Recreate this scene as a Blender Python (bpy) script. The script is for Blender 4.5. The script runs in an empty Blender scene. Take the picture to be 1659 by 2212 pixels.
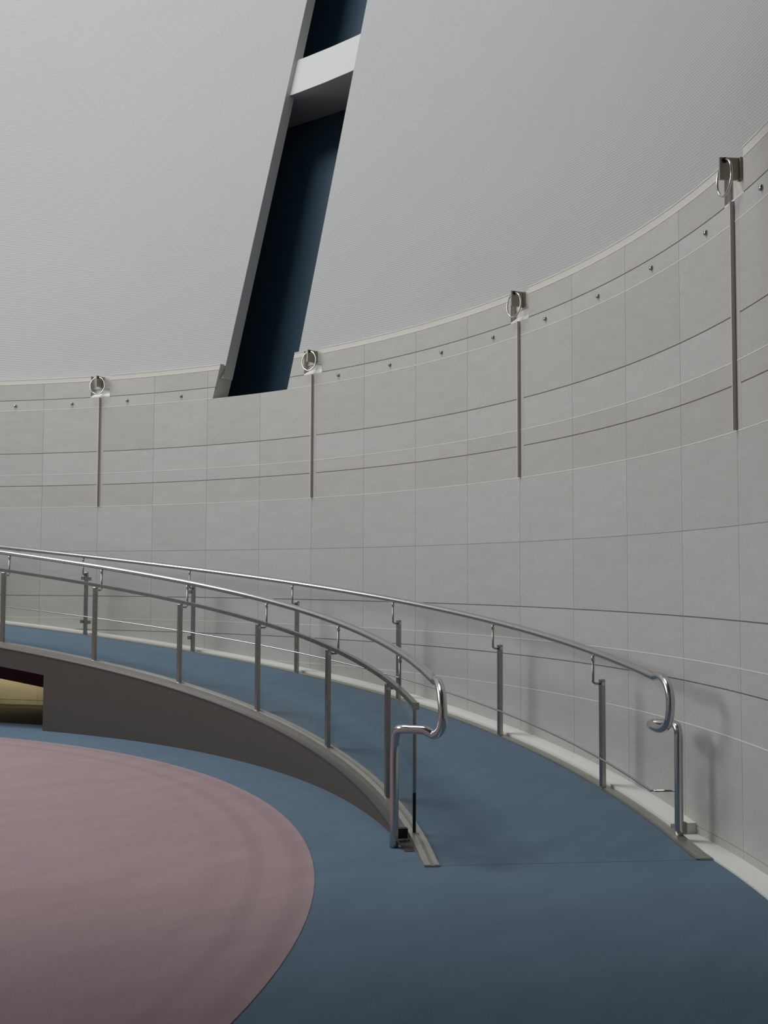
import bpy, bmesh, math, random
from mathutils import Vector, Matrix

random.seed(4)
S = 0.9                      # metres per layout unit (the drum has a radius of 10 units)
RAD = math.radians
scene = bpy.context.scene
COL = scene.collection

# ------------------------------------------------------------------ camera
CAM_D, CAM_H = 10.0013, 1.875
PITCH, YAW, ROLL = 0.0592458, 0.8566312, 0.0042559
fw = Vector((math.sin(YAW)*math.cos(PITCH), math.cos(YAW)*math.cos(PITCH), math.sin(PITCH)))
rt = Vector((math.cos(YAW), -math.sin(YAW), 0))
up = rt.cross(fw)
r2 = rt*math.cos(ROLL) + up*math.sin(ROLL)
u2 = up*math.cos(ROLL) - rt*math.sin(ROLL)
cd = bpy.data.cameras.new('camera')
cam = bpy.data.objects.new('camera', cd)
COL.objects.link(cam)
M = Matrix((r2, u2, -fw)).transposed().to_4x4()
M.translation = Vector((0, -CAM_D*S, CAM_H*S))
cam.matrix_world = M
cd.sensor_fit = 'VERTICAL'
cd.sensor_height = 36.0
cd.sensor_width = 27.0
cd.lens = 38.88
cd.clip_start = 0.05
cd.clip_end = 200
scene.camera = cam

# ------------------------------------------------------------------ world and large lights
world = bpy.data.worlds.new('world')
scene.world = world
world.use_nodes = True
bg = world.node_tree.nodes['Background']
bg.inputs[0].default_value = (0.75, 0.82, 0.9, 1)
bg.inputs[1].default_value = 0.05

def area(name, loc, target, sx, sy, power, color, shape='RECTANGLE'):
    ld = bpy.data.lights.new(name, 'AREA')
    ld.shape = shape
    ld.size = sx
    ld.size_y = sy
    ld.energy = power
    ld.color = color
    o = bpy.data.objects.new(name, ld)
    COL.objects.link(o)
    o.location = loc
    d = Vector(target) - Vector(loc)
    o.rotation_euler = d.to_track_quat('-Z', 'Y').to_euler()
    return o

# round skylight in the roof of the drum
area('skylight_light', (3.0*S, 4.2*S, 21.7*S), (3.0*S, 4.2*S, 0), 8*S, 8*S, 1900, (0.98, 1.0, 1.0), 'DISK')
# wide daylight window high in the far left part of the drum, outside the frame
area('side_window_light', (0.0*S, 8.8*S, 7.6*S), (5.0*S, -2*S, 4.4*S), 8.0*S, 5.0*S, 760, (0.98, 1.0, 1.0))

scene.view_settings.view_transform = 'Standard'
scene.view_settings.look = 'None'
scene.view_settings.gamma = 1.0
scene.view_settings.use_curve_mapping = False
scene.view_settings.exposure = 0.0

# ------------------------------------------------------------------ materials
def newmat(name):
    m = bpy.data.materials.new(name)
    m.use_nodes = True
    nt = m.node_tree
    return m, nt, nt.nodes['Principled BSDF']

def nd(nt, kind, **kw):
    n = nt.nodes.new(kind)
    for k, v in kw.items():
        setattr(n, k, v)
    return n

def mixc(nt, fac, a, b):
    n = nd(nt, 'ShaderNodeMix', data_type='RGBA')
    for sock, v in ((0, fac), (6, a), (7, b)):
        if hasattr(v, 'is_linked'):
            nt.links.new(v, n.inputs[sock])
        else:
            n.inputs[sock].default_value = v if sock == 0 else (*v, 1)
    return n.outputs[2]

def noise(nt, vec, scale, detail=4, rough=0.55):
    n = nd(nt, 'ShaderNodeTexNoise')
    n.inputs['Scale'].default_value = scale
    n.inputs['Detail'].default_value = detail
    n.inputs['Roughness'].default_value = rough
    nt.links.new(vec, n.inputs['Vector'])
    return n.outputs[0]

def ramp01(nt, v, lo, hi):
    n = nd(nt, 'ShaderNodeMapRange')
    n.inputs[1].default_value = lo
    n.inputs[2].default_value = hi
    nt.links.new(v, n.inputs[0])
    return n.outputs[0]

def bump(nt, h, dist, strength, bsdf):
    b = nd(nt, 'ShaderNodeBump')
    b.inputs['Distance'].default_value = dist
    b.inputs['Strength'].default_value = strength
    nt.links.new(h, b.inputs['Height'])
    nt.links.new(b.outputs[0], bsdf.inputs['Normal'])

def stone(name, c1, c2, rough=0.62):
    m, nt, p = newmat(name)
    tc = nd(nt, 'ShaderNodeTexCoord')
    oi = nd(nt, 'ShaderNodeObjectInfo')
    add = nd(nt, 'ShaderNodeVectorMath', operation='MULTIPLY_ADD')
    comb = nd(nt, 'ShaderNodeCombineXYZ')
    for i in range(3):
        nt.links.new(oi.outputs['Random'], comb.inputs[i])
    nt.links.new(comb.outputs[0], add.inputs[0])
    add.inputs[1].default_value = (37, 91, 53)
    nt.links.new(tc.outputs['Object'], add.inputs[2])
    v = add.outputs[0]
    rot = nd(nt, 'ShaderNodeMapping')
    rot.inputs['Rotation'].default_value = (0, 0.7, 0)
    rot.inputs['Scale'].default_value = (1, 1, 4.0)
    nt.links.new(v, rot.inputs[0])
    streak = noise(nt, rot.outputs[0], 3.0, 5, 0.6)
    grain = noise(nt, v, 60, 3, 0.6)
    f = nd(nt, 'ShaderNodeMath', operation='MULTIPLY_ADD')
    nt.links.new(oi.outputs['Random'], f.inputs[0])
    f.inputs[1].default_value = 0.6
    nt.links.new(ramp01(nt, streak, 0.28, 0.9), f.inputs[2])
    f.use_clamp = True
    col = mixc(nt, f.outputs[0], c1, c2)
    col = mixc(nt, ramp01(nt, grain, 0.1, 2.2), col, (0.30, 0.28, 0.25))
    nt.links.new(col, p.inputs['Base Color'])
    p.inputs['Roughness'].default_value = rough
    p.inputs['Specular IOR Level'].default_value = 0.25
    bump(nt, streak, 0.01, 0.18, p)
    return m

def paint(name, c, rough=0.6, spec=0.3, var=0.06, scale=2.0):
    m, nt, p = newmat(name)
    tc = nd(nt, 'ShaderNodeTexCoord')
    n = noise(nt, tc.outputs['Object'], scale, 4)
    col = mixc(nt, n, tuple(x*(1-var) for x in c), tuple(min(1, x*(1+var)) for x in c))
    nt.links.new(col, p.inputs['Base Color'])
    p.inputs['Roughness'].default_value = rough
    p.inputs['Specular IOR Level'].default_value = spec
    return m

def ribbed(name, c):
    m, nt, p = newmat(name)
    tc = nd(nt, 'ShaderNodeTexCoord')
    dot = nd(nt, 'ShaderNodeVectorMath', operation='DOT_PRODUCT')
    nt.links.new(tc.outputs['Object'], dot.inputs[0])
    k = 2*math.pi/0.0255
    dot.inputs[1].default_value = (-0.086*k, -0.0265*k, k)
    sn = nd(nt, 'ShaderNodeMath', operation='SINE')
    nt.links.new(dot.outputs['Value'], sn.inputs[0])
    n = noise(nt, tc.outputs['Object'], 0.8, 4)
    col = mixc(nt, n, tuple(x*0.97 for x in c), tuple(min(1, x*1.03) for x in c))
    nt.links.new(col, p.inputs['Base Color'])
    p.inputs['Roughness'].default_value = 0.7
    p.inputs['Specular IOR Level'].default_value = 0.2
    bump(nt, sn.outputs[0], 0.0011, 1.0, p)
    return m

def carpet(name, c1, c2, wear=None):
    m, nt, p = newmat(name)
    tc = nd(nt, 'ShaderNodeTexCoord')
    v = tc.outputs['Object']
    pile = noise(nt, v, 260, 2, 0.7)
    st = nd(nt, 'ShaderNodeMapping')
    st.inputs['Rotation'].default_value = (0, 0, 0.85)
    st.inputs['Scale'].default_value = (1, 3.2, 1)
    nt.links.new(v, st.inputs[0])
    big = noise(nt, st.outputs[0], 1.6, 6, 0.62)
    col = mixc(nt, ramp01(nt, big, 0.25, 0.75), c1, c2)
    col = mixc(nt, ramp01(nt, pile, 0.3, 1.3), col, tuple(x*0.55 for x in c1))
    if wear:
        ln = nd(nt, 'ShaderNodeVectorMath', operation='LENGTH')
        nt.links.new(v, ln.inputs[0])
        sn = nd(nt, 'ShaderNodeMath', operation='SINE')
        mu = nd(nt, 'ShaderNodeMath', operation='MULTIPLY')
        mu.inputs[1].default_value = 26.0
        nt.links.new(ln.outputs['Value'], mu.inputs[0])
        nt.links.new(mu.outputs[0], sn.inputs[0])
        near = ramp01(nt, ln.outputs['Value'], wear[0], wear[1])
        f = nd(nt, 'ShaderNodeMath', operation='MULTIPLY')
        nt.links.new(near, f.inputs[0])
        nt.links.new(ramp01(nt, sn.outputs[0], -0.2, 7.0), f.inputs[1])
        col = mixc(nt, f.outputs[0], col, tuple(x*0.45 for x in c1))
    nt.links.new(col, p.inputs['Base Color'])
    p.inputs['Roughness'].default_value = 0.95
    p.inputs['Specular IOR Level'].default_value = 0.1
    bump(nt, pile, 0.004, 0.5, p)
    return m

def metal(name, c, rough, scratch=0.0):
    m, nt, p = newmat(name)
    tc = nd(nt, 'ShaderNodeTexCoord')
    n = noise(nt, tc.outputs['Object'], 14, 3)
    nt.links.new(mixc(nt, n, tuple(x*0.92 for x in c), c), p.inputs['Base Color'])
    p.inputs['Metallic'].default_value = 1.0
    rr = nd(nt, 'ShaderNodeMapRange')
    rr.inputs[3].default_value = rough*0.8
    rr.inputs[4].default_value = rough*1.2 + scratch
    nt.links.new(n, rr.inputs[0])
    nt.links.new(rr.outputs[0], p.inputs['Roughness'])
    return m

def glass(name):
    m = bpy.data.materials.new(name)
    m.use_nodes = True
    nt = m.node_tree
    nt.nodes.clear()
    out = nd(nt, 'ShaderNodeOutputMaterial')
    t = nd(nt, 'ShaderNodeBsdfTransparent')
    t.inputs[0].default_value = (0.982, 0.986, 0.975, 1)
    g = nd(nt, 'ShaderNodeBsdfGlossy')
    g.inputs['Roughness'].default_value = 0.02
    lw = nd(nt, 'ShaderNodeLayerWeight')
    pw = nd(nt, 'ShaderNodeMath', operation='POWER')
    pw.inputs[1].default_value = 5.0
    nt.links.new(lw.outputs['Facing'], pw.inputs[0])
    ma = nd(nt, 'ShaderNodeMath', operation='MULTIPLY_ADD')
    ma.inputs[1].default_value = 0.5
    ma.inputs[2].default_value = 0.015
    nt.links.new(pw.outputs[0], ma.inputs[0])
    mx = nd(nt, 'ShaderNodeMixShader')
    nt.links.new(ma.outputs[0], mx.inputs[0])
    nt.links.new(t.outputs[0], mx.inputs[1])
    nt.links.new(g.outputs[0], mx.inputs[2])
    nt.links.new(mx.outputs[0], out.inputs[0])
    return m

MAT = {
    'stone_grey': stone('pale_grey_stone', (0.56, 0.555, 0.535), (0.49, 0.485, 0.465)),
    'stone_beige': stone('pale_beige_stone', (0.56, 0.54, 0.495), (0.48, 0.465, 0.425)),
    'cap': paint('pale_cap_stone', (0.60, 0.58, 0.53), 0.6),
    'ledge': paint('white_ledge_stone', (0.72, 0.71, 0.68), 0.5),
    'joint_light': paint('light_joint', (0.72, 0.695, 0.63), 0.8),
    'backing': paint('joint_mortar', (0.52, 0.495, 0.45), 0.9),
    'reveal': paint('dark_reveal', (0.17, 0.148, 0.132), 0.8),
    'bar': paint('brown_joint_bar', (0.62, 0.56, 0.53), 0.5),
    'ribbed': ribbed('white_ribbed_panel', (0.375, 0.382, 0.380)),
    'white': paint('white_paint', (0.50, 0.50, 0.495), 0.6, var=0.02),
    'jamb': paint('grey_white_jamb', (0.52, 0.53, 0.50), 0.6, var=0.03),
    'navy': paint('deep_navy_glass', (0.026, 0.060, 0.095), 0.5, 0.3, 0.15, 0.6),
    'plain': paint('plain_wall', (0.45, 0.44, 0.42), 0.7),
    'dim': paint('dim_foyer', (0.16, 0.13, 0.12), 0.8),
    'blue': carpet('blue_carpet', (0.112, 0.163, 0.220), (0.140, 0.200, 0.266)),
    'pink': carpet('pink_carpet', (0.335, 0.242, 0.255), (0.395, 0.292, 0.304), (6.4*S, 6.75*S)),
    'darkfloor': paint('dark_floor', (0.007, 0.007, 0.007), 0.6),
    'fascia': paint('taupe_fascia_paint', (0.088, 0.078, 0.070), 0.75, 0.2, 0.06, 6.0),
    'maroon': paint('maroon_beam_paint', (0.13, 0.038, 0.055), 0.7),
    'trim': metal('satin_trim_metal', (0.50, 0.49, 0.46), 0.42),
    'groove': metal('dull_groove_metal', (0.30, 0.29, 0.27), 0.55),
    'darktrim': paint('dark_step_metal', (0.060, 0.055, 0.05), 0.45, 0.4),
    'chrome': metal('polished_steel', (0.56, 0.55, 0.54), 0.20),
    'post': metal('brushed_post_steel', (0.37, 0.35, 0.33), 0.26),
    'fin': paint('bronze_toned_plate', (0.29, 0.265, 0.215), 0.4, 0.5),
    'black': paint('black_clamp', (0.012, 0.012, 0.012), 0.5),
    'glass': glass('clear_glass'),
}

# ------------------------------------------------------------------ geometry helpers
def P(r, az, h):
    a = RAD(az)
    return Vector((S*r*math.sin(a), S*r*math.cos(a), S*h))

class MB:
    def __init__(self):
        self.v = []
        self.f = []
        self.smooth = False
    def add(self, verts, faces):
        o = len(self.v)
        self.v += [tuple(x) for x in verts]
        self.f += [tuple(i+o for i in f) for f in faces]
        return self
    def sector(self, az0, az1, r0, r1, h0, h1, n=4):
        """block between two azimuths; az0/az1 may be functions of h, h0/h1 functions of az, r0/r1 functions of h"""
        fa0 = az0 if callable(az0) else (lambda h: az0)
        fa1 = az1 if callable(az1) else (lambda h: az1)
        fh0 = h0 if callable(h0) else (lambda a: h0)
        fh1 = h1 if callable(h1) else (lambda a: h1)
        vs, fs = [], []
        for i in range(n+1):
            t = i/n
            for fh, in ((fh0,), (fh1,)):
                hh = fh(None) if not (callable(h0) or callable(h1)) else None
                if hh is None:
                    a = fa0(0)*(1-t) + fa1(0)*t
                    hh = fh(a)
                else:
                    a = fa0(hh)*(1-t) + fa1(hh)*t
                vs.append(P(r0, a, hh))
                vs.append(P(r1, a, hh))
        # per slice: 0 bottom-in, 1 bottom-out, 2 top-in, 3 top-out
        for i in range(n):
            b, c = i*4, (i+1)*4
            fs += [(b, b+2, c+2, c), (b+1, c+1, c+3, b+3), (b+2, b+3, c+3, c+2), (b, c, c+1, b+1)]
        e = n*4
        fs += [(0, 1, 3, 2), (e, e+2, e+3, e+1)]
        return self.add(vs, fs)
    def box(self, c, ax, ay, az, sx, sy, sz):
        vs = []
        for k in (-1, 1):
            for j in (-1, 1):
                for i in (-1, 1):
                    vs.append(c + ax*(i*sx/2) + ay*(j*sy/2) + az*(k*sz/2))
        return self.add(vs, [(0, 2, 3, 1), (4, 5, 7, 6), (0, 1, 5, 4), (2, 6, 7, 3), (0, 4, 6, 2), (1, 3, 7, 5)])
    def tube(self, pts, rad, n=12, caps=True):
        pts = [Vector(p) for p in pts]
        tang = []
        for i in range(len(pts)):
            a = pts[max(i-1, 0)]
            b = pts[min(i+1, len(pts)-1)]
            tang.append((b-a).normalized())
        t0 = tang[0]
        ref = Vector((0, 0, 1)) if abs(t0.z) < 0.9 else Vector((1, 0, 0))
        nrm = (ref - t0*ref.dot(t0)).normalized()
        vs, fs = [], []
        for i, p in enumerate(pts):
            t = tang[i]
            nrm = (nrm - t*nrm.dot(t)).normalized()
            bi = t.cross(nrm)
            for k in range(n):
                a = 2*math.pi*k/n
                vs.append(p + nrm*(rad*math.cos(a)) + bi*(rad*math.sin(a)))
        for i in range(len(pts)-1):
            for k in range(n):
                k2 = (k+1) % n
                fs.append((i*n+k, i*n+k2, (i+1)*n+k2, (i+1)*n+k))
        if caps:
            fs.append(tuple(reversed(range(n))))
            e = (len(pts)-1)*n
            fs.append(tuple(e+k for k in range(n)))
        self.smooth = True
        return self.add(vs, fs)
    def ribbon(self, outline, az0, az1, n):
        """sweep a closed profile [(r, dh)] around the drum following fn height; outline entries (r, fn(az))"""
        vs, fs = [], []
        m = len(outline)
        for i in range(n+1):
            a = az0 + (az1-az0)*i/n
            for r, fn in outline:
                vs.append(P(r, a, fn(a)))
        for i in range(n):
            for k in range(m):
                k2 = (k+1) % m
                fs.append((i*m+k, i*m+k2, (i+1)*m+k2, (i+1)*m+k))
        fs.append(tuple(reversed(range(m))))
        fs.append(tuple(n*m+k for k in range(m)))
        return self.add(vs, fs)
    def mesh(self, name, mat):
        me = bpy.data.meshes.new(name)
        me.from_pydata(self.v, [], self.f)
        bm = bmesh.new()
        bm.from_mesh(me)
        bmesh.ops.recalc_face_normals(bm, faces=bm.faces)
        bm.to_mesh(me)
        bm.free()
        me.materials.append(mat)
        if self.smooth:
            me.polygons.foreach_set('use_smooth', [len(p.vertices) == 4 for p in me.polygons])
        me.update()
        return me
    def build(self, name, mat, parent=None):
        return link(name, self.mesh(name, MAT[mat]), parent)

def link(name, me, parent=None, rz=0.0):
    o = bpy.data.objects.new(name, me)
    COL.objects.link(o)
    if parent is not None:
        o.parent = parent
    o.rotation_euler = (0, 0, rz)
    return o

def struct(o):
    o['kind'] = 'structure'
    return o

def thing(name, loc, label, cat, group=None):
    o = bpy.data.objects.new(name, None)
    COL.objects.link(o)
    o.empty_display_size = 0.1
    o['label'] = label
    o['category'] = cat
    if group:
        o['group'] = group
    return o

def catmull(pts, per=8):
    pts = [Vector(p) for p in pts]
    out = []
    for i in range(len(pts)-1):
        p0 = pts[max(i-1, 0)]
        p1, p2 = pts[i], pts[i+1]
        p3 = pts[min(i+2, len(pts)-1)]
        for k in range(per):
            t = k/per
            out.append(0.5*((2*p1) + (p2-p0)*t + (2*p0-5*p1+4*p2-p3)*t*t + (3*p1-p0-3*p2+p3)*t**3))
    out.append(pts[-1])
    return out

# ------------------------------------------------------------------ layout numbers (units)
STEP = 5.3904                 # azimuth of one stone column, degrees
AZ0 = 90.649                  # azimuth of the joint with a projecting bar beside the slot
KMIN, KMAX = -9, 13           # columns built
BARS = [AZ0 + 4*STEP*i for i in (-2, -1, 0, 1, 2, 3)]
def is_bar(k):
    return k % 4 == 0
COURSES = [0.07, 0.794, 1.111, 1.274, 1.593, 2.237, 2.882, 3.200, 3.363, 3.682, 4.325, 4.479, 4.722]
DARK = {1.111, 1.593, 3.200, 3.682, 4.479}
LIGHT = {0.794, 1.274, 2.882, 3.363, 4.325}
TOP = 4.785
slotL = lambda h: 80.38 + (h-4.33)*1.65
slotR = lambda h: 88.06 + (h-4.349)*1.63
ramp_h = lambda az: max(0.0, 0.94*RAD(133.5-az) - 0.012)
AZW0, AZW1 = AZ0 + KMIN*STEP, AZ0 + KMAX*STEP

# ------------------------------------------------------------------ floor
def disc(r, h, n=128, r_in=0.0, az0=0, az1=360):
    m = MB()
    if r_in <= 0:
        vs = [P(r, 360*i/n, h) for i in range(n)]
        m.add(vs, [tuple(range(n))])
    else:
        vs, fs = [], []
        for i in range(n+1):
            a = az0 + (az1-az0)*i/n
            vs += [P(r_in, a, h), P(r, a, h)]
        for i in range(n):
            fs.append((2*i, 2*i+1, 2*i+3, 2*i+2))
        m.add(vs, fs)
    return m

fl = MB().sector(0, 360, 0.001, 13.4, -0.15, 0.0, 120).build('floor', 'blue')
struct(fl)
pk = MB().sector(0, 360, 0.001, 7.15, 0.0, 0.003, 180).build('pink_carpet', 'pink', fl)
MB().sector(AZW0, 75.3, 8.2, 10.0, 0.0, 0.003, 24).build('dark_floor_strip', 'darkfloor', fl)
low = MB().sector(129.4, AZW1, 9.815, 10.0, 0.0, 0.012, 24).build('edge_strip', 'ledge', fl)

# ------------------------------------------------------------------ curved stone wall
GD, GL = 0.0045, 0.0035        # half widths of dark and light joints
RB = 10.005                   # face of the mortar backing
wall = MB()
lo = [0.0] + sorted(DARK - {4.479}) + [4.325]
wall.sector(AZW0, AZW1, RB, 10.30, 0.0, 4.325, 92)
wall = wall.build('wall_curved', 'backing')
struct(wall)

# upper band backing, cut by the slot and the ring niches
NL, NR = 0.88, 0.96           # niche reaches to either side of its bar
segs = []
edges = [AZW0]
for b in BARS:
    if AZW0 < b-NL and b+NR < AZW1:
        edges += [b-NL, b+NR]
edges.append(AZW1)
bands = []
for i in range(0, len(edges), 2):
    a, b = edges[i], edges[i+1]
    if a < 84 < b:
        bands += [(a, slotL), (slotR, b)]
    else:
        bands.append((a, b))
def azv(x, h):
    return x(h) if callable(x) else x
# band 4.325 .. 4.479 (only the slot cuts it)
up_b = MB()
up_b.sector(AZW0, slotL, RB, 10.30, 4.325, 4.479, 40)
up_b.sector(slotR, AZW1, RB, 10.30, 4.325, 4.479, 60)
for a, b in bands:
    n = max(2, int((azv(b, 4.6)-azv(a, 4.6))*1.0))
    up_b.sector(a, b, RB, 10.30, 4.479, TOP-0.002, n)
for b in BARS:
    if AZW0 < b-NL and b+NR < AZW1:
        up_b.sector(b-NL, b+NR, 10.055, 10.30, 4.479, TOP-0.002, 3)
up_b.build('upper_backing', 'cap', wall)

# dark horizontal reveals: deep recessed strips between courses
for h in sorted(DARK):
    pieces = [(AZW0, slotL(h)), (slotR(h), AZW1)] if h > 4.4 else [(AZW0, AZW1)]
    for a, b in pieces:
        MB().sector(a, b, RB-0.0025, 10.05, h-GD-0.001, h+GD+0.001, int((b-a)*0.8)).build('reveal_strip', 'reveal', wall)
for h in sorted(LIGHT):
    pieces = [(AZW0, slotL(h)), (slotR(h), AZW1)] if h > 4.3 else [(AZW0, AZW1)]
    for a, b in pieces:
        MB().sector(a, b, 9.9985, 10.05, h-GL, h+GL, int((b-a)*0.8)).build('joint_strip', 'joint_light', wall)

# stone tiles, one object each (alike tiles share their mesh)
beige = {6, 9, 11}
cache = {}
VG = 0.009                    # half width of an ordinary vertical joint, degrees
BW = 0.045                    # half width of a projecting joint bar, degrees
SW = 0.40                     # plain strip beside a bar, degrees
for c in range(len(COURSES)-1):
    hb, ht = COURSES[c], COURSES[c+1]
    gb = GD if hb in DARK else GL if hb in LIGHT else 0.0025
    gt = GD if ht in DARK else GL if ht in LIGHT else 0.0025
    h0, h1 = hb+gb, ht-gt
    for k in range(KMIN, KMAX):
        a0, a1 = AZ0+k*STEP, AZ0+(k+1)*STEP
        l, r = a0+VG, a1-VG
        if c == 11:
            if is_bar(k): l = a0+NR
            if is_bar(k+1): r = a1-NL
        elif c >= 6:
            if is_bar(k): l = a0+BW+SW
            if is_bar(k+1): r = a1-BW
        cut = None
        if c >= 10:
            if l < slotL(hb) < r and r < slotR(hb): cut = (l, slotL)
            elif l < slotR(hb) < r: cut = (slotR, r)
            elif l >= slotL(hb) and r <= slotR(hb): continue
        mat = 'stone_beige' if c in beige or (c == 7 and k >= 0) else 'stone_grey'
        if cut:
            MB().sector(cut[0], cut[1], 10.0, 10.02, h0, h1, 3).build('stone_tile', mat, wall)
        else:
            key = (c, round(l-a0, 4), round(r-a0, 4), mat)
            if key not in cache:
                cache[key] = MB().sector(l-a0, r-a0, 10.0, 10.02, h0, h1, 4).mesh('stone_tile', MAT[mat])
            link('stone_tile', cache[key], wall, -RAD(a0))
# base course below the lowest joint
key = MB().sector(VG, STEP-VG, 10.0, 10.02, 0.0, 0.066, 4).mesh('base_stone', MAT['stone_grey'])
for k in range(KMIN, KMAX):
    link('base_stone', key, wall, -RAD(AZ0+k*STEP))
# joint bars with the plain strip beside them, and the cap stones
bar_me = MB().sector(-0.035, 0.035, 9.970, 10.03, 2.886, 4.470, 1).mesh('joint_bar', MAT['bar'])
strip_me = MB().sector(BW+0.005, BW+SW-0.01, 10.0, 10.02, 2.886, 4.473, 1).mesh('plain_strip', MAT['stone_grey'])
for b in BARS:
    if AZW0 < b < AZW1:
        link('joint_bar', bar_me, wall, -RAD(b))
        link('plain_strip', strip_me, wall, -RAD(b))
for a, b in bands:
    n = max(2, int((azv(b, 4.6)-azv(a, 4.6))*0.8))
    MB().sector(a, b, 9.999, 10.10, 4.7255, TOP, n).build('cap_stone', 'cap', wall)
    MB().sector(a, b, 9.9975, 10.03, 4.7185, 4.7255, n).build('joint_strip', 'joint_light', wall)
    MB().sector(a, b, 9.995, 10.08, TOP, TOP+0.008, n).build('cap_lit_edge', 'joint_light', wall)  # pale ridge paints the light caught along the cap's top edge
# niches: sloping sill
def sill(b):
    a0, a1 = b-NL, b+NR
    vs = [P(10.0, a0, 4.488), P(10.0, a1, 4.488), P(10.055, a1, 4.532), P(10.055, a0, 4.532),
          P(10.0, a0, 4.474), P(10.0, a1, 4.474), P(10.055, a1, 4.474), P(10.055, a0, 4.474)]
    return MB().add(vs, [(0, 1, 2, 3), (4, 7, 6, 5), (0, 4, 5, 1), (1, 5, 6, 2), (2, 6, 7, 3), (3, 7, 4, 0)])
for b in BARS:
    if AZW0 < b-NL and b+NR < AZW1:
        sill(b).build('niche_sill', 'ledge', wall)
# small round steel studs in the middle of each column
def stud_mesh():
    m = MB()
    n = 14
    vs, fs = [], []
    prof = [(0.021, 10.0), (0.021, 9.988), (0.015, 9.982), (0.0005, 9.980)]
    for rr, R in prof:
        for i in range(n):
            a = 2*math.pi*i/n
            vs.append(Vector((S*rr*math.cos(a), S*R, S*(4.40+rr*math.sin(a)))))
    for j in range(len(prof)-1):
        for i in range(n):
            i2 = (i+1) % n
            fs.append((j*n+i, j*n+i2, (j+1)*n+i2, (j+1)*n+i))
    m.add(vs, fs)
    m.smooth = True
    return m.mesh('steel_stud', MAT['post'])
sm = stud_mesh()
for k in range(KMIN, KMAX):
    a = AZ0 + (k+0.5)*STEP
    if not (slotL(4.4)-0.4 < a < slotR(4.4)+0.4):
        link('steel_stud', sm, wall, -RAD(a))

# ------------------------------------------------------------------ ribbed upper wall, leaning outwards
TX, TY, KC, R1, H1 = 0.3584, 0.1103, -0.0105, 10.10, 4.77
TL, TR = 81.14, 88.56
HT = 22.0
def up_pt(th, h, off=0.0):
    a = RAD(th)
    r = R1 + KC*(h-H1) + off
    return Vector((S*(TX*(h-H1) + r*math.sin(a)), S*(TY*(h-H1) + r*math.cos(a)), S*h))
def up_block(m, th0, th1, o0, o1, h0, h1, nth, nh, hf=lambda th: 0.0):
    vs, fs = [], []
    for j in range(nh+1):
        for i in range(nth+1):
            th = th0 + (th1-th0)*i/nth
            h = h0 + (h1-h0)*j/nh + hf(th)
            vs += [up_pt(th, h, o0), up_pt(th, h, o1)]
    W = (nth+1)*2
    for j in range(nh):
        for i in range(nth):
            a = j*W + 2*i
            b = a + W
            fs += [(a, a+2, b+2, b), (a+1, b+1, b+3, a+3)]
    for i in range(nth):
        a = 2*i
        b = nh*W + 2*i
        fs += [(a, a+1, a+3, a+2), (b, b+2, b+3, b+1)]
    for j in range(nh):
        a = j*W
        b = j*W + 2*nth
        fs += [(a, a+W, a+W+1, a+1), (b, b+1, b+W+1, b+W)]
    return m.add(vs, fs)
uw = MB()
NT, NH = 220, 8
for j in range(NH+1):
    for i in range(NT+1):
        uw.v.append(tuple(up_pt(TR + (360+TL-TR)*i/NT, 4.60 + (HT-4.60)*j/NH)))
for j in range(NH):
    for i in range(NT):
        q = j*(NT+1) + i
        uw.f.append((q, q+1, q+NT+2, q+NT+1))
uw = uw.build('wall_upper', 'ribbed')
uw.data.polygons.foreach_set('use_smooth', [True]*len(uw.data.polygons))
up_block(MB(), TR, 360+TL, 0.004, 0.02, 4.60, HT, 110, 1).build('upper_shell', 'jamb', uw)
struct(uw)
# thickness of the wall beside the slot
up_block(MB(), TL-3, TL, 0.019, 0.20, 4.60, HT, 2, 6).build('slot_jamb', 'jamb', uw)
up_block(MB(), TR, TR+3, 0.019, 0.20, 4.60, HT, 2, 6).build('slot_jamb', 'jamb', uw)
win = MB()
up_block(win, TL-4.5, TR+4.5, 1.0, 1.1, 4.2, HT, 6, 6)
win = win.build('window_1', 'navy')
struct(win)
up_block(MB(), TL-4.5, TL-4.3, 0.2, 1.0, 4.2, HT, 1, 6).build('cavity_side', 'navy', win)
up_block(MB(), TR+4.3, TR+4.5, 0.2, 1.0, 4.2, HT, 1, 6).build('cavity_side', 'navy', win)
up_block(MB(), TL-4.5, TR+4.5, 0.2, 1.0, 4.1, 4.2, 6, 1).build('cavity_floor', 'navy', win)
bf = lambda th: -(th-(TL+TR)/2)/(TR-TL)*(-0.10)
up_block(MB(), TL-4.3, TR+4.3, 0.085, 1.0, 9.36, 10.03, 6, 1, bf).build('cross_beam', 'white', win)

# ------------------------------------------------------------------ rest of the drum, out of the picture
oth = MB()
oth.sector(225, 360+AZW0, 10.0, 10.25, 0.0, TOP, 60)
struct(oth.build('wall_left', 'plain'))
bk = MB()
bk.sector(150, 236, 13.2, 13.4, 0.0, 6.0, 24)
bk.sector(AZW1, AZW1+1.0, 10.0, 13.3, 0.0, 6.0, 1)
bk.sector(224.5, 225.5, 10.0, 13.3, 0.0, 6.0, 1)
struct(bk.build('wall_back', 'dim'))
# unseen slab above and behind the viewpoint, added to shade the near floor
ce = MB()
edge = [(7.34, -7.34), (2.57, -1.83), (-4.0, -5.5)]
arc = [(13.4*math.sin(RAD(a)), 13.4*math.cos(RAD(a))) for a in range(215, 134, -5)]
poly = edge + arc
vs = [Vector((S*x, S*y, S*z)) for z in (6.0, 6.5) for x, y in poly]
n = len(poly)
ce.add(vs, [tuple(range(n)), tuple(range(n, 2*n))] + [(i, (i+1) % n, n+(i+1) % n, n+i) for i in range(n)])
struct(ce.build('shade_slab', 'dim'))
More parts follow.
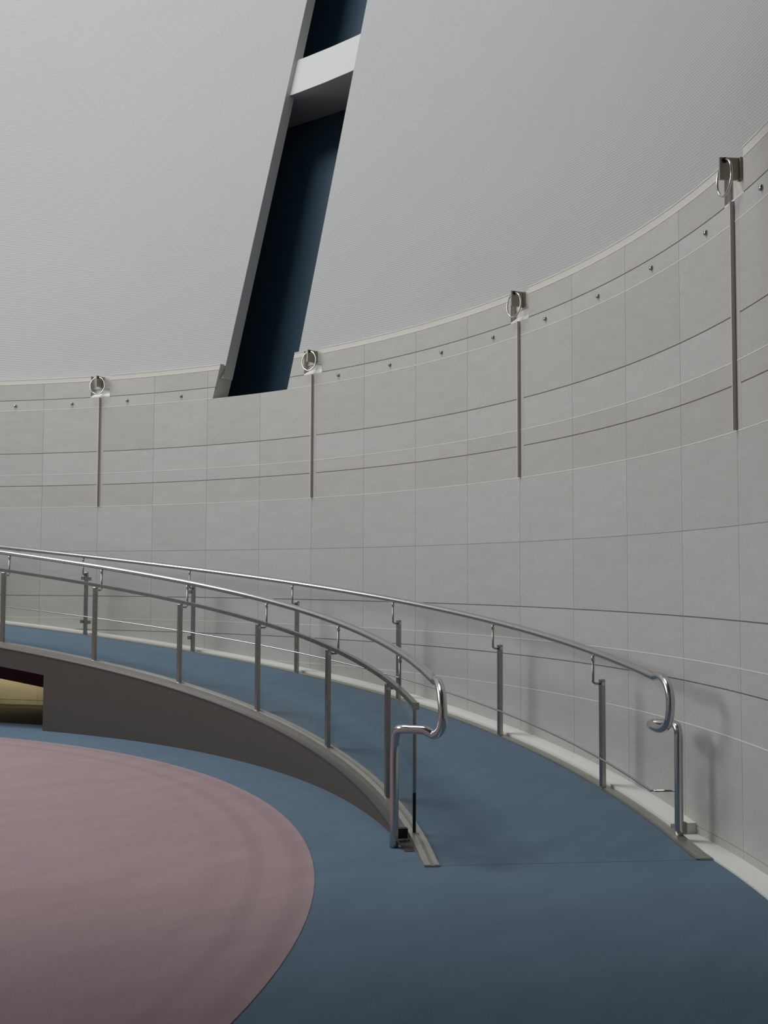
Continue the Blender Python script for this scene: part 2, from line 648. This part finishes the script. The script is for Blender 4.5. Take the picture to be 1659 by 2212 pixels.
# roof ring around the skylight
rf = MB()
vs, fs = [], []
n = 64
for i in range(n):
    a = 2*math.pi*i/n
    vs.append(up_pt(math.degrees(a), HT-0.02))
    vs.append(Vector((S*(3.0+4.1*math.sin(a)), S*(4.2+4.1*math.cos(a)), S*(HT-0.02))))
for i in range(n):
    j = (i+1) % n
    fs.append((2*i, 2*j, 2*j+1, 2*i+1))
rf.add(vs, fs)
struct(rf.build('ceiling_roof', 'plain'))

# ------------------------------------------------------------------ ramp
ramp = thing('ramp', (0, 0, 0), 'curved blue carpeted ramp rising along the stone wall between two steel railings', 'ramp')
ramp.location = (0, 0, 0)
A_TOP, A_END = 30.0, 133.4
rh = lambda d: (lambda az: ramp_h(az)+d)
fl0 = lambda d: (lambda az: max(0.001, ramp_h(az)-d))
MB().ribbon([(7.93, rh(0.0006)), (9.73, rh(0.0006)), (9.73, fl0(0.2)), (7.93, fl0(0.2))], A_TOP, A_END, 110).build('carpet_deck', 'blue', ramp)
# side wall below the inner edge with the opening at its high end
MB().ribbon([(7.80, lambda a: max(0.002, ramp_h(a)-0.05)), (7.93, lambda a: max(0.002, ramp_h(a)-0.05)), (7.93, lambda a: 0.0), (7.80, lambda a: 0.0)], 75.1, 130.4, 70).build('side_wall', 'fascia', ramp)
MB().ribbon([(7.80, lambda a: ramp_h(a)-0.05), (7.93, lambda a: ramp_h(a)-0.05), (7.93, lambda a: ramp_h(a)-0.275), (7.80, lambda a: ramp_h(a)-0.275)], A_TOP, 75.1, 34).build('side_beam', 'fascia', ramp)
MB().ribbon([(9.64, lambda a: ramp_h(a)-0.2), (9.70, lambda a: ramp_h(a)-0.2), (9.70, lambda a: 0.413-1.48*RAD(a-61.22)), (9.64, lambda a: 0.413-1.48*RAD(a-61.22))], A_TOP, 70.0, 24).build('under_beam', 'maroon', ramp)
# inner metal edge: lower step, two pale strips and a groove
MB().ribbon([(7.795, lambda a: max(0.004, ramp_h(a)-0.042)), (7.87, lambda a: max(0.004, ramp_h(a)-0.036)), (7.87, lambda a: max(0.001, ramp_h(a)-0.055)), (7.795, lambda a: max(0.001, ramp_h(a)-0.055))], A_TOP, 130.6, 90).build('lower_edge_strip', 'darktrim', ramp)
for ra, rb, dh, mt in ((7.865, 7.906, 0.014, 'trim'), (7.906, 7.932, 0.008, 'groove'), (7.932, 7.966, 0.014, 'trim')):
    MB().ribbon([(ra, rh(dh)), (rb, rh(dh)), (rb, fl0(0.045)), (ra, fl0(0.045))], A_TOP, 133.62, 110).build('edge_strip', mt, ramp)
# outer metal edge and the pale ledge filling the gap to the wall
MB().ribbon([(9.70, rh(0.010)), (9.725, rh(0.010)), (9.725, fl0(0.04)), (9.70, fl0(0.04))], A_TOP, 133.42, 110).build('edge_strip', 'groove', ramp)
MB().ribbon([(9.725, rh(0.014)), (9.812, rh(0.014)), (9.812, fl0(0.04)), (9.725, fl0(0.04))], A_TOP, 133.45, 110).build('edge_strip', 'trim', ramp)
MB().ribbon([(9.80, rh(0.034)), (10.0, rh(0.034)), (10.0, fl0(0.1)), (9.80, fl0(0.1))], A_TOP, 129.4, 110).build('wall_ledge', 'ledge', ramp)

# ------------------------------------------------------------------ railings
def frame(az):
    a = RAD(az)
    return Vector((math.sin(a), math.cos(a), 0)), Vector((math.cos(a), -math.sin(a), 0)), Vector((0, 0, 1))

def rod_path(pts, rad, n=10):
    return MB().tube(pts, rad, n)

def post(root, r, az, top, width, depth, rail_r, rail_off):
    R_, T_, Z_ = frame(az)
    hb = ramp_h(az)
    o = MB().box(P(r, az, hb + top/2), R_, T_, Z_, depth*S, width*S, (top-0.0)*S).build('post', 'post', root)
    bv = o.modifiers.new('bevel', 'BEVEL'); bv.width = 0.004; bv.segments = 2
    # round clamp at the post head
    cl = MB().tube([P(r, az, hb+top-0.035) - T_*0.030*S, P(r, az, hb+top-0.035) + T_*0.030*S], 0.016*S, 12)
    cl.build('clamp', 'chrome', o)
    s = 1 if rail_r > r else -1
    arm = [P(r, az, hb+top-0.035), P(r+s*(abs(rail_r-r)-0.018), az, hb+top-0.035)]
    arm += [P(rail_r, az, hb+top-0.02), P(rail_r, az, hb+top+0.01), P(rail_r, az, hb+rail_off-0.02)]
    MB().tube(arm, 0.0105*S, 10).build('bracket', 'post', root)
    MB().tube([P(rail_r, az, hb+rail_off-0.075), P(rail_r, az, hb+rail_off-0.03)], 0.015*S, 10).build('bracket_sleeve', 'chrome', root)
    return o

inner = thing('ramp_railing', (0, 0, 0), 'steel and glass railing on the inner edge of the ramp, nearer the pink carpet', 'railing')
outer = thing('ramp_railing', (0, 0, 0), 'steel railing with a thin lower rod, between the ramp and stone wall', 'railing')
IR, OR_ = 8.0, 9.65
IOFF, OOFF = 1.128, 1.118
in_posts = [69.65 + 10.68*k for k in range(-3, 6)]
out_posts = [69.2 + 10.82*k for k in range(-3, 6)]
for a in in_posts:
    post(inner, 7.90, a, 0.885, 0.050, 0.040, IR, IOFF)
for a in out_posts:
    post(outer, 9.73, a, 0.89, 0.048, 0.040, OR_, OOFF)

TUBE = 0.031
# inner handrail: follows the ramp, drops at its end, returns to a floor post
pts = [P(IR, A_TOP + i*(130.6-A_TOP)/80, ramp_h(A_TOP + i*(130.6-A_TOP)/80)+IOFF) for i in range(81)]
tail = [pts[-1]] + [P(*t) for t in ((8.0, 131.5, 1.170), (8.0, 132.35, 1.118), (8.0, 132.78, 1.035), (8.0, 132.90, 0.945), (7.995, 132.5, 0.862), (7.97, 131.85, 0.815), (7.935, 131.62, 0.828), (7.905, 131.45, 0.840), (7.83, 131.08, 0.838), (7.775, 130.80, 0.837), (7.752, 130.45, 0.827), (7.745, 130.0, 0.792), (7.743, 129.75, 0.735), (7.743, 129.65, 0.66), (7.743, 129.62, 0.45), (7.743, 129.60, 0.0))]
MB().tube(pts[:-1] + catmull(tail, 6), TUBE*S, 18).build('handrail', 'chrome', inner)
# outer handrail
e0 = 129.9
pts = [P(OR_, A_TOP + i*(e0-A_TOP)/80, ramp_h(A_TOP + i*(e0-A_TOP)/80)+OOFF) for i in range(81)]
tail = [pts[-1]] + [P(*t) for t in ((9.65, 130.6, 1.176), (9.65, 131.25, 1.135), (9.65, 131.58, 1.05), (9.65, 131.55, 0.93), (9.65, 131.2, 0.845), (9.652, 130.5, 0.800), (9.66, 129.55, 0.797), (9.69, 128.9, 0.800), (9.73, 128.8, 0.806), (9.76, 129.3, 0.815), (9.78, 129.95, 0.826), (9.785, 130.36, 0.812), (9.785, 130.5, 0.762), (9.785, 130.5, 0.68), (9.785, 130.48, 0.4), (9.785, 130.46, 0.05))]
MB().tube(pts[:-1] + catmull(tail, 6), TUBE*S, 18).build('handrail', 'chrome', outer)
# thin lower rod of the outer railing
pts = [P(9.66, A_TOP + i*(129.3-A_TOP)/80, ramp_h(A_TOP + i*(129.3-A_TOP)/80)+0.270) for i in range(81)]
pts += [P(9.665, 129.5, 0.339), P(9.672, 129.62, 0.336), P(9.70, 129.8, 0.342), P(9.785, 130.3, 0.356)]
MB().tube(pts, 0.0085*S, 10).build('lower_rod', 'chrome', outer)
# channel rail on top of the inner glass
MB().ribbon([(7.885, rh(0.893)), (7.925, rh(0.893)), (7.925, rh(0.928)), (7.885, rh(0.928))], A_TOP, 129.2, 110).build('top_rail', 'post', inner)
# end cap and end edge of the glass
R_, T_, Z_ = frame(129.2)
MB().box(P(7.905, 129.2, ramp_h(129.2)+0.908), R_, T_, Z_, 0.046*S, 0.02*S, 0.05*S).build('rail_end_cap', 'post', inner)
hb = ramp_h(128.9)
R_, T_, Z_ = frame(128.9)
MB().box(P(7.905, 128.9, hb+0.59), R_, T_, Z_, 0.022*S, 0.012*S, 0.60*S).build('glass_edge', 'post', inner)
MB().box(P(7.905, 128.9, hb+0.15), R_, T_, Z_, 0.022*S, 0.012*S, 0.28*S).build('glass_edge', 'black', inner)  # black lower length paints a dark reflection in the glass edge
# glass panes of the inner railing, one per bay
ends = in_posts + [128.95]
for a, b in zip(ends[:-1], ends[1:]):
    MB().ribbon([(7.914, rh(0.015)), (7.926, rh(0.015)), (7.926, rh(0.893)), (7.914, rh(0.893))], a+0.2, b-0.05, 10).build('glass_pane', 'glass', inner)
# glass panes and clips on the high part of the outer railing
for a, b in zip(out_posts[:4], out_posts[1:5]):
    MB().ribbon([(9.724, rh(0.06)), (9.736, rh(0.06)), (9.736, rh(0.86)), (9.724, rh(0.86))], a+0.28, b-0.28, 10).build('glass_pane', 'glass', outer)
for a, sides in ((out_posts[1], (-1, 1)), (out_posts[2], (-1, 1)), (out_posts[3], (-1, 1)), (out_posts[4], (-1,))):
    for s in sides:
        for off in (0.19, 0.80):
            az = a + s*0.26
            R_, T_, Z_ = frame(az)
            MB().box(P(9.73, az, ramp_h(az)+off), R_, T_, Z_, 0.05*S, 0.055*S, 0.045*S).build('glass_clip', 'post', outer)
# clamps at the feet of the two end posts
R_, T_, Z_ = frame(128.6)
MB().box(P(7.80, 128.9, 0.075), R_, T_, Z_, 0.11*S, 0.05*S, 0.07*S).build('foot_clamp', 'black', inner)
R_, T_, Z_ = frame(130.46)
MB().box(P(9.815, 130.46, 0.10), R_, T_, Z_, 0.04*S, 0.05*S, 0.08*S).build('foot_clamp', 'fin', outer)

# ------------------------------------------------------------------ ring brackets in the niches
def ring_bracket(b, label):
    root = thing('ring_bracket', (0, 0, 0), label, 'wall bracket', 'steel ring brackets along the top of the stone wall')
    R_, T_, Z_ = frame(b)
    o = MB().box(P(9.9775, b, 4.698), R_, T_, Z_, 0.155*S, 0.018*S, 0.155*S).build('fin_plate', 'fin', root)
    MB().box(P(10.0465, b, 4.698), R_, T_, Z_, 0.017*S, 0.06*S, 0.155*S).build('back_plate', 'fin', root)
    c = P(9.935, b, 4.633)
    pts = []
    n = 40
    for i in range(n+1):
        a = 2*math.pi*i/n
        pts.append(c + T_*(0.122*S*math.sin(a)) + Z_*(0.122*S*math.cos(a)))
    MB().tube(pts, 0.0082*S, 10, False).build('ring', 'chrome', root)
    hole = c + Z_*0.122*S
    MB().tube([hole - T_*0.014*S, hole + T_*0.014*S], 0.02*S, 12).build('bushing', 'black', root)
    return root
labels = {-1: 'steel ring hanging from a plate on the stone wall, left of the dark slot',
          0: 'steel ring hanging from a plate on the stone wall, just right of the dark slot',
          1: 'steel ring hanging from a plate, second to the right of the dark slot',
          2: 'steel ring hanging from a dark bronze plate, highest in the picture near its right edge'}
for i, lb in labels.items():
    ring_bracket(AZ0 + 4*STEP*i, lb)

# ------------------------------------------------------------------ warm lamp under the ramp, hidden behind the side wall
ld = bpy.data.lights.new('under_ramp_lamp', 'AREA')
ld.shape = 'RECTANGLE'
ld.size = 1.6
ld.size_y = 0.08
ld.energy = 9
ld.color = (1.0, 0.86, 0.42)
lo_ = bpy.data.objects.new('under_ramp_lamp', ld)
COL.objects.link(lo_)
lo_.location = P(9.80, 62.5, 0.86)
d = P(10.0, 62.5, 0.30) - lo_.location
lo_.rotation_euler = d.to_track_quat('-Z', 'Y').to_euler()
